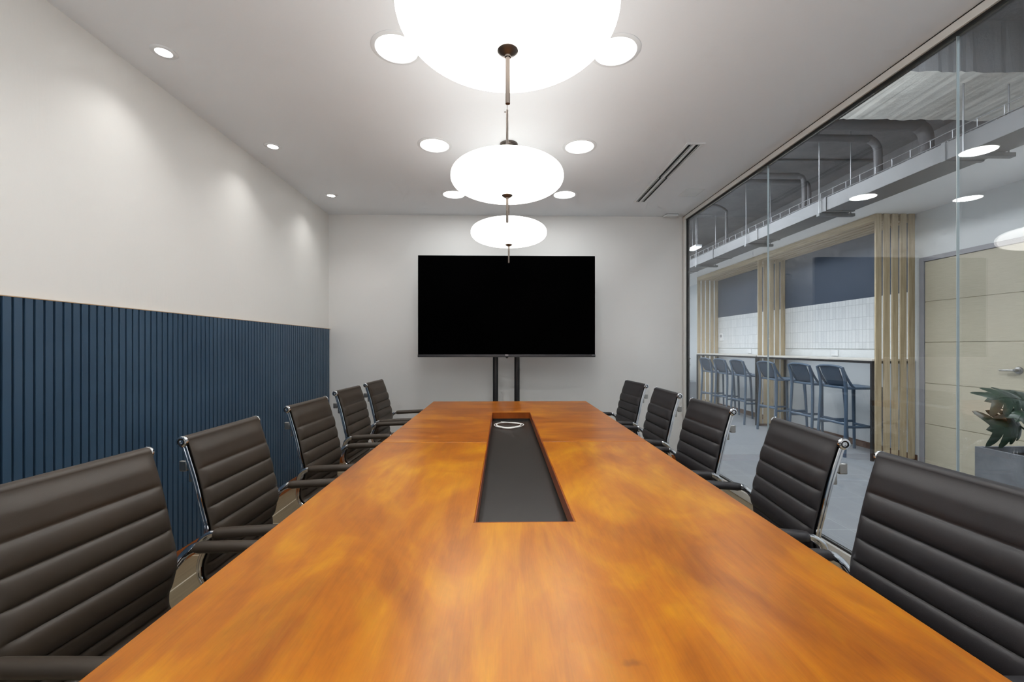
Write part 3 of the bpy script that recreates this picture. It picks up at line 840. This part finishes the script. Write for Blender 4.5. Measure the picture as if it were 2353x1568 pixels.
for y, lab in zip((4.83,5.34,6.03,6.785,7.33,7.86), names):
    if first is None: first = make_stool((3.98,y,0), R(-90), lab, G)
    else: dup(first, (3.98,y,0), R(-90), lab, G)

# added fill lights by the bulkhead, out of view, brightening the bar wall
for y in (2.6, 5.4, 8.2): area('bar_wall_fill', (2.03,y,2.80), 0.12, 13, (0.95,0.975,1.0), 'RECTANGLE', 2.2, (0,R(-76),0))
# sockets and switch on the corridor wall
def socket(y, z, lab, x=XW-0.0005, w=0.058, h=0.04):
    t = thing('wall_socket', lab, 'socket', (x,y,z), 0, 'white sockets above the bar counters')
    obj('plate', box(BM(), -0.012,-0.0005,-w,w,-h,h), M['switch'], t, 0.003, 0)
    obj('insert', box(BM(), -0.0135,-0.0121,-w*0.7,w*0.7,-h*0.55,h*0.55), M['white_metal'], t, 0.001, 0)
socket(5.54, 1.135, 'white double socket above the counter nearer the door')
socket(7.49, 1.138, 'white double socket above the counter farther from the door')
tb2 = thing('wall_thermostat', 'small white control box high on the tiles beside the far slat post', 'control', (XW-0.0145,8.42,1.406))
obj('case', box(BM(), -0.02,-0.0005,-0.07,0.07,-0.075,0.075), M['switch'], tb2, 0.004, 0)
obj('dial', lathe(BM(), [(0,0),(0.03,0),(0.026,0.01),(0,0.012)], 20, (-0.0205,0,0.02), Matrix.Rotation(-PI/2,3,'Y')), M['jamb'], tb2)

# duct, tray, pipes, hangers
bm = BM(); box(bm, 3.22,3.50,1.0,11.0,2.572,2.70)
for k in range(9): box(bm, 3.212,3.508,1.9+k*1.15,1.93+k*1.15,2.566,2.706)
tag(obj('air_duct', bm, M['duct'], None, 0.003, 0), 'long grey rectangular air duct hung below the concrete ceiling of the corridor', 'duct')
def trapeze(y, lab, x0=3.19, x1=3.56):
    t = thing('pipe_hanger', lab, 'hanger', (0,y,0), 0, 'metal hangers carrying the air duct')
    obj('crossbar', box(BM(), x0,x1,-0.02,0.02,2.536,2.5655), M['duct'], t, 0.002, 0)
    for xx in (x0+0.015, x1-0.03): obj('rod', cyl(BM(), (xx,0,2.5656),(xx,0,3.399), 0.005, 8), M['galv'], t)
for y, lab in ((2.92,'thin metal hanger under the air duct over the beige door'),(4.28,'thin metal hanger under the air duct beside the door-side slat post'),(5.59,'thin metal hanger under the air duct, second along the bar'),(7.05,'thin metal hanger under the air duct, second from its far end'),(8.4,'thin metal hanger under the air duct at its far end')): trapeze(y, lab)
wt = thing('wire_cable_tray', 'thin galvanised wire cable tray lying along the top of the air duct', 'cable tray', (0,0,0))
bm = BM()
for x, z in ((3.235,2.716),(3.235,2.775),(3.30,2.716),(3.37,2.716),(3.37,2.775)): cyl(bm,(x,2.6,z),(x,10.9,z),0.0032,6)
obj('rail_wires', bm, M['galv'], wt)
bm = BM()
y = 2.7
while y < 10.8:
    tube(bm, [(3.235,y,2.78),(3.235,y,2.712),(3.37,y,2.712),(3.37,y,2.78)], 0.0028, 6); y += 0.16
obj('cross_wires', bm, M['galv'], wt)
def pipe(pts, r, lab, mat='pipe', grp='pipes under the concrete slab'):
    tag(obj('service_pipe', tube(BM(), spline(pts,5), r, 12), M[mat], None, 0, 60), lab, 'pipe', grp)
pipe([(1.99,3.80,3.22),(3.6,3.80,3.22),(3.75,3.80,3.21),(3.82,3.80,3.14),(3.83,3.80,3.0),(3.83,3.80,2.64)], 0.055, 'fat dark pipe crossing under the slab just behind the pale concrete beam')
pipe([(1.99,4.02,3.20),(3.35,4.02,3.20),(3.5,4.02,3.19),(3.57,4.02,3.12),(3.58,4.02,3.0),(3.58,4.02,2.78)], 0.035, 'medium dark pipe crossing under the slab behind the fattest one')
pipe([(1.982,4.92,3.385),(3.2,4.92,3.385),(4.358,4.92,3.385)], 0.014, 'thin pale pipe crossing straight under the slab', 'duct')
pipe([(1.99,5.14,3.30),(3.4,5.14,3.30),(3.6,5.14,3.29),(3.66,5.14,3.2),(3.66,5.14,2.75)], 0.028, 'dark pipe crossing under the slab beyond the thin pale pipe')
pipe([(1.99,5.34,3.30),(3.6,5.34,3.30),(3.8,5.34,3.29),(3.86,5.34,3.2),(3.86,5.34,2.75)], 0.028, 'dark pipe next to its twin, the one farther from the concrete beam')
pipe([(1.99,5.95,3.30),(3.0,6.2,3.30),(3.35,6.4,3.28),(3.42,6.5,3.2),(3.42,6.5,2.8)], 0.018, 'slim dark pipe running askew under the slab')
for k in range(3):
    xx = 3.07+0.085*k
    pipe([(1.99,8.55+0.25*k,3.15),(xx,8.55+0.25*k,3.15),(xx+0.12,8.55+0.25*k,3.13),(xx+0.17,8.55+0.25*k,3.05),(xx+0.18,8.55+0.25*k,2.82)], 0.028, ['bent pipe at the far end of the corridor, first of three','bent pipe at the far end of the corridor, middle of three','bent pipe at the far end of the corridor, last of three'][k])
fl = thing('ceiling_tube_light', 'bright linear light hanging at the far end of the corridor', 'ceiling light', (3.30,7.30,2.905))
obj('tube', box(BM(), -0.055,0.045,-0.14,0.14,-0.012,0.0), M['far_lamp'], fl, 0.004, 0)
obj('housing', box(BM(), -0.06,0.05,-0.15,0.15,0.0005,0.03), M['white_metal'], fl, 0.002, 0)
for dy in (-0.1,0.1): obj('rod', cyl(BM(), (0,dy,0.0305),(0,dy,0.494), 0.003, 6), M['galv'], fl)

# planter with monstera
PX0, PX1, PY0, PY1, PZ = 2.816, 3.24, 2.09, 2.501, 0.62
pm = thing('potted_monstera', 'dark green monstera plant in a square grey cement planter behind the glass', 'plant', (0,0,0))
bm = BM(); w = 0.018
box(bm,PX0,PX1,PY0,PY1,0,0.05)
box(bm,PX0,PX0+w,PY0,PY1,0.05,PZ); box(bm,PX1-w,PX1,PY0,PY1,0.05,PZ); box(bm,PX0+w,PX1-w,PY0,PY0+w,0.05,PZ); box(bm,PX0+w,PX1-w,PY1-w,PY1,0.05,PZ)
obj('planter', bm, M['planter'], pm, 0, 0)
obj('soil', box(BM(), PX0+w+0.001,PX1-w-0.001,PY0+w+0.001,PY1-w-0.001,0.0505,PZ-0.035), M['soil'], pm, 0, 0)
def monstera_leaf(base, tip, up, width, seed):
    """Heart-shaped blade cut into drooping fingers either side of the midrib."""
    rng = random.Random(seed)
    B, T = Vector(base), Vector(tip)
    ax = T-B; L = ax.length; ax.normalize()
    up = (Vector(up)-ax*ax.dot(Vector(up))).normalized(); sd = ax.cross(up)
    bm = BM()
    def pt(a, s, drop=0): return B+ax*(a*L)+sd*s+up*(math.sin(a*PI)*0.03-drop)
    nl = 4
    for sgn in (-1,1):
        for k in range(nl):
            a0 = -0.08+k*0.235; a1 = a0+0.225
            wmax = width*(0.62+0.5*math.sin((0.18+0.62*k/nl)*PI))*rng.uniform(0.85,1.1)
            rows = []
            for q in range(7):
                f = q/6
                wd = (1-f**6*0.6)*(1+0.12*f)
                mid = (a0+a1)/2+f*(0.16+0.10*k/nl)
                half = (a1-a0)/2*wd*(1.15-0.25*f)
                s = sgn*(0.004+wmax*f); dr = wmax*0.36*f*f*rng.uniform(0.92,1.05)
                if mid+half > 1.05: half = max(0.01, half*0.7)
                rows.append((bm.verts.new(pt(mid-half,s,dr)), bm.verts.new(pt(mid,s,dr-0.004)), bm.verts.new(pt(mid+half,s,dr))))
            for r0, r1 in zip(rows, rows[1:]):
                bm.faces.new((r0[0],r0[1],r1[1],r1[0])); bm.faces.new((r0[1],r0[2],r1[2],r1[1]))
        # web joining the fingers along the midrib
        web = [(bm.verts.new(pt(a, 0)), bm.verts.new(pt(a, sgn*width*0.45*math.sin(min(1,max(0.03,0.15+a*0.85))*PI)**0.6, 0.003))) for a in [i/10 for i in range(-1,11)]]
        for w0, w1 in zip(web, web[1:]): bm.faces.new((w0[0],w0[1],w1[1],w1[0]))
    tube(bm, [pt(i/8,0,0.002) for i in range(9)], lambda t: 0.0035-0.002*t, 6)
    return bm
leaves = [((2.96,2.38,0.905),(2.735,2.38,0.905),(0.1,-0.75,0.65),0.075,1), ((2.93,2.36,0.85),(2.82,2.30,0.80),(-0.5,-0.7,0.5),0.06,2), ((2.93,2.37,0.765),(2.735,2.37,0.745),(0.1,-0.96,0.25),0.085,3),
          ((3.02,2.30,0.93),(3.16,2.24,0.98),(0,-0.5,0.85),0.10,4), ((3.04,2.26,0.82),(3.22,2.20,0.86),(0,-0.5,0.85),0.10,5), ((3.0,2.22,0.80),(2.94,2.05,0.86),(-0.2,-0.3,0.9),0.09,6), ((3.0,2.4,0.88),(3.05,2.56,0.95),(0,0,1),0.09,7)]
for b, tp, u, wd, sd_ in leaves:
    obj('leaf', monstera_leaf(b, tp, u, wd*1.08, sd_), M['leaf'], pm, 0, 60)
    rb = (3.02+0.02*math.cos(sd_), 2.30+0.02*math.sin(sd_), PZ-0.04)
    obj('stem', tube(BM(), spline([rb, ((rb[0]+b[0])/2, (rb[1]+b[1])/2, rb[2]+(b[2]-rb[2])*0.7), b],6), 0.0045, 8), M['stem'], pm, 0, 60)

# far end of the corridor: low cabinet with a small plant on it
cb = thing('low_cabinet', 'low grey cabinet at the far end of the corridor', 'cabinet', (4.12,9.7,0))
obj('carcass', box(BM(), -0.2,0.2,-0.4,0.4,0.04,0.44), M['grey_cabinet'], cb, 0.004, 0)
obj('plinth', box(BM(), -0.17,0.19,-0.37,0.37,0,0.0395), M['black'], cb, 0, 0)
for s in (0,1): obj('door', box(BM(), -0.216,-0.2005,-0.395+0.4*s,-0.005+0.4*s,0.05,0.43), M['grey_cabinet'], cb, 0.002, 0)
fp = thing('small_potted_plant', 'small leafy plant in a pale pot on the low grey cabinet', 'plant', (4.1,9.6,0.4405))
obj('pot', lathe(BM(), [(0,0),(0.07,0),(0.1,0.26),(0.088,0.26),(0.08,0.22),(0,0.22)], 24), M['gypsum'], fp)
bm = BM(); rng = random.Random(5)
for k in range(70):
    a = rng.uniform(0,2*PI); el = rng.uniform(-0.2,1.4); rr = rng.uniform(0.06,0.15)
    c = Vector((math.cos(a)*math.cos(el)*rr, math.sin(a)*math.cos(el)*rr, 0.37+math.sin(el)*rr*1.2))
    u = Vector((rng.uniform(-1,1),rng.uniform(-1,1),rng.uniform(-1,1))).normalized(); v2 = u.orthogonal().normalized()
    bm.faces.new([bm.verts.new(c+u*0.05), bm.verts.new(c+v2*0.022), bm.verts.new(c-u*0.05), bm.verts.new(c-v2*0.022)])
cyl(bm,(0,0,0.22),(0,0,0.36),0.012,8)
obj('foliage', bm, M['leaf'], fp, 0, 0)

# ------------------------------------------------------------------ added corridor fill lights, sky
for y, p in ((0.0,28),(1.7,30),(5.0,46),(7.3,44),(9.5,36)):  # unseen overhead lights without fixtures, added to brighten the corridor
    area('corridor_fill', (2.50,y,3.33), 0.55, p, (0.93,0.965,1.0), 'RECTANGLE', 1.3)
area('under_counter_fill', (4.05,5.48,1.03), 0.05, 1.6, (0.9,0.95,1.0), 'RECTANGLE', 1.6, (0,R(-35),0))  # added fill lights below the counters, no fixtures there
area('under_counter_fill', (4.05,7.55,1.03), 0.05, 1.6, (0.9,0.95,1.0), 'RECTANGLE', 1.6, (0,R(-35),0))
wd = bpy.data.worlds.new('world'); scene.world = wd; wd.use_nodes = True
wd.node_tree.nodes['Background'].inputs['Color'].default_value = (0.75,0.82,0.9,1)
wd.node_tree.nodes['Background'].inputs['Strength'].default_value = 0.25

# ------------------------------------------------------------------ camera
F = 985.0
cam = bpy.data.cameras.new('camera'); cam.sensor_fit = 'HORIZONTAL'; cam.sensor_width = 36.0; cam.lens = 36.0*F/2353
cam.shift_y = 13.0/2353; cam.clip_start = 0.02; cam.clip_end = 100
co = bpy.data.objects.new('camera', cam); C.objects.link(co)
co.location = (0,0,1.215); co.rotation_euler = (R(90),0,-math.atan(20.5/F))
scene.camera = co

scene.view_settings.view_transform = 'Standard'
scene.view_settings.look = 'None'
scene.view_settings.exposure = 0.2
scene.cycles.use_denoising = True
scene.cycles.max_bounces = 8
scene.cycles.use_adaptive_sampling = True
scene.cycles.adaptive_threshold = 0.1
scene.cycles.adaptive_min_samples = 12
scene.cycles.diffuse_bounces = 4
scene.cycles.glossy_bounces = 4
scene.cycles.transparent_max_bounces = 10
scene.cycles.sample_clamp_indirect = 6.0
scene.cycles.caustics_reflective = False
scene.cycles.caustics_refractive = False
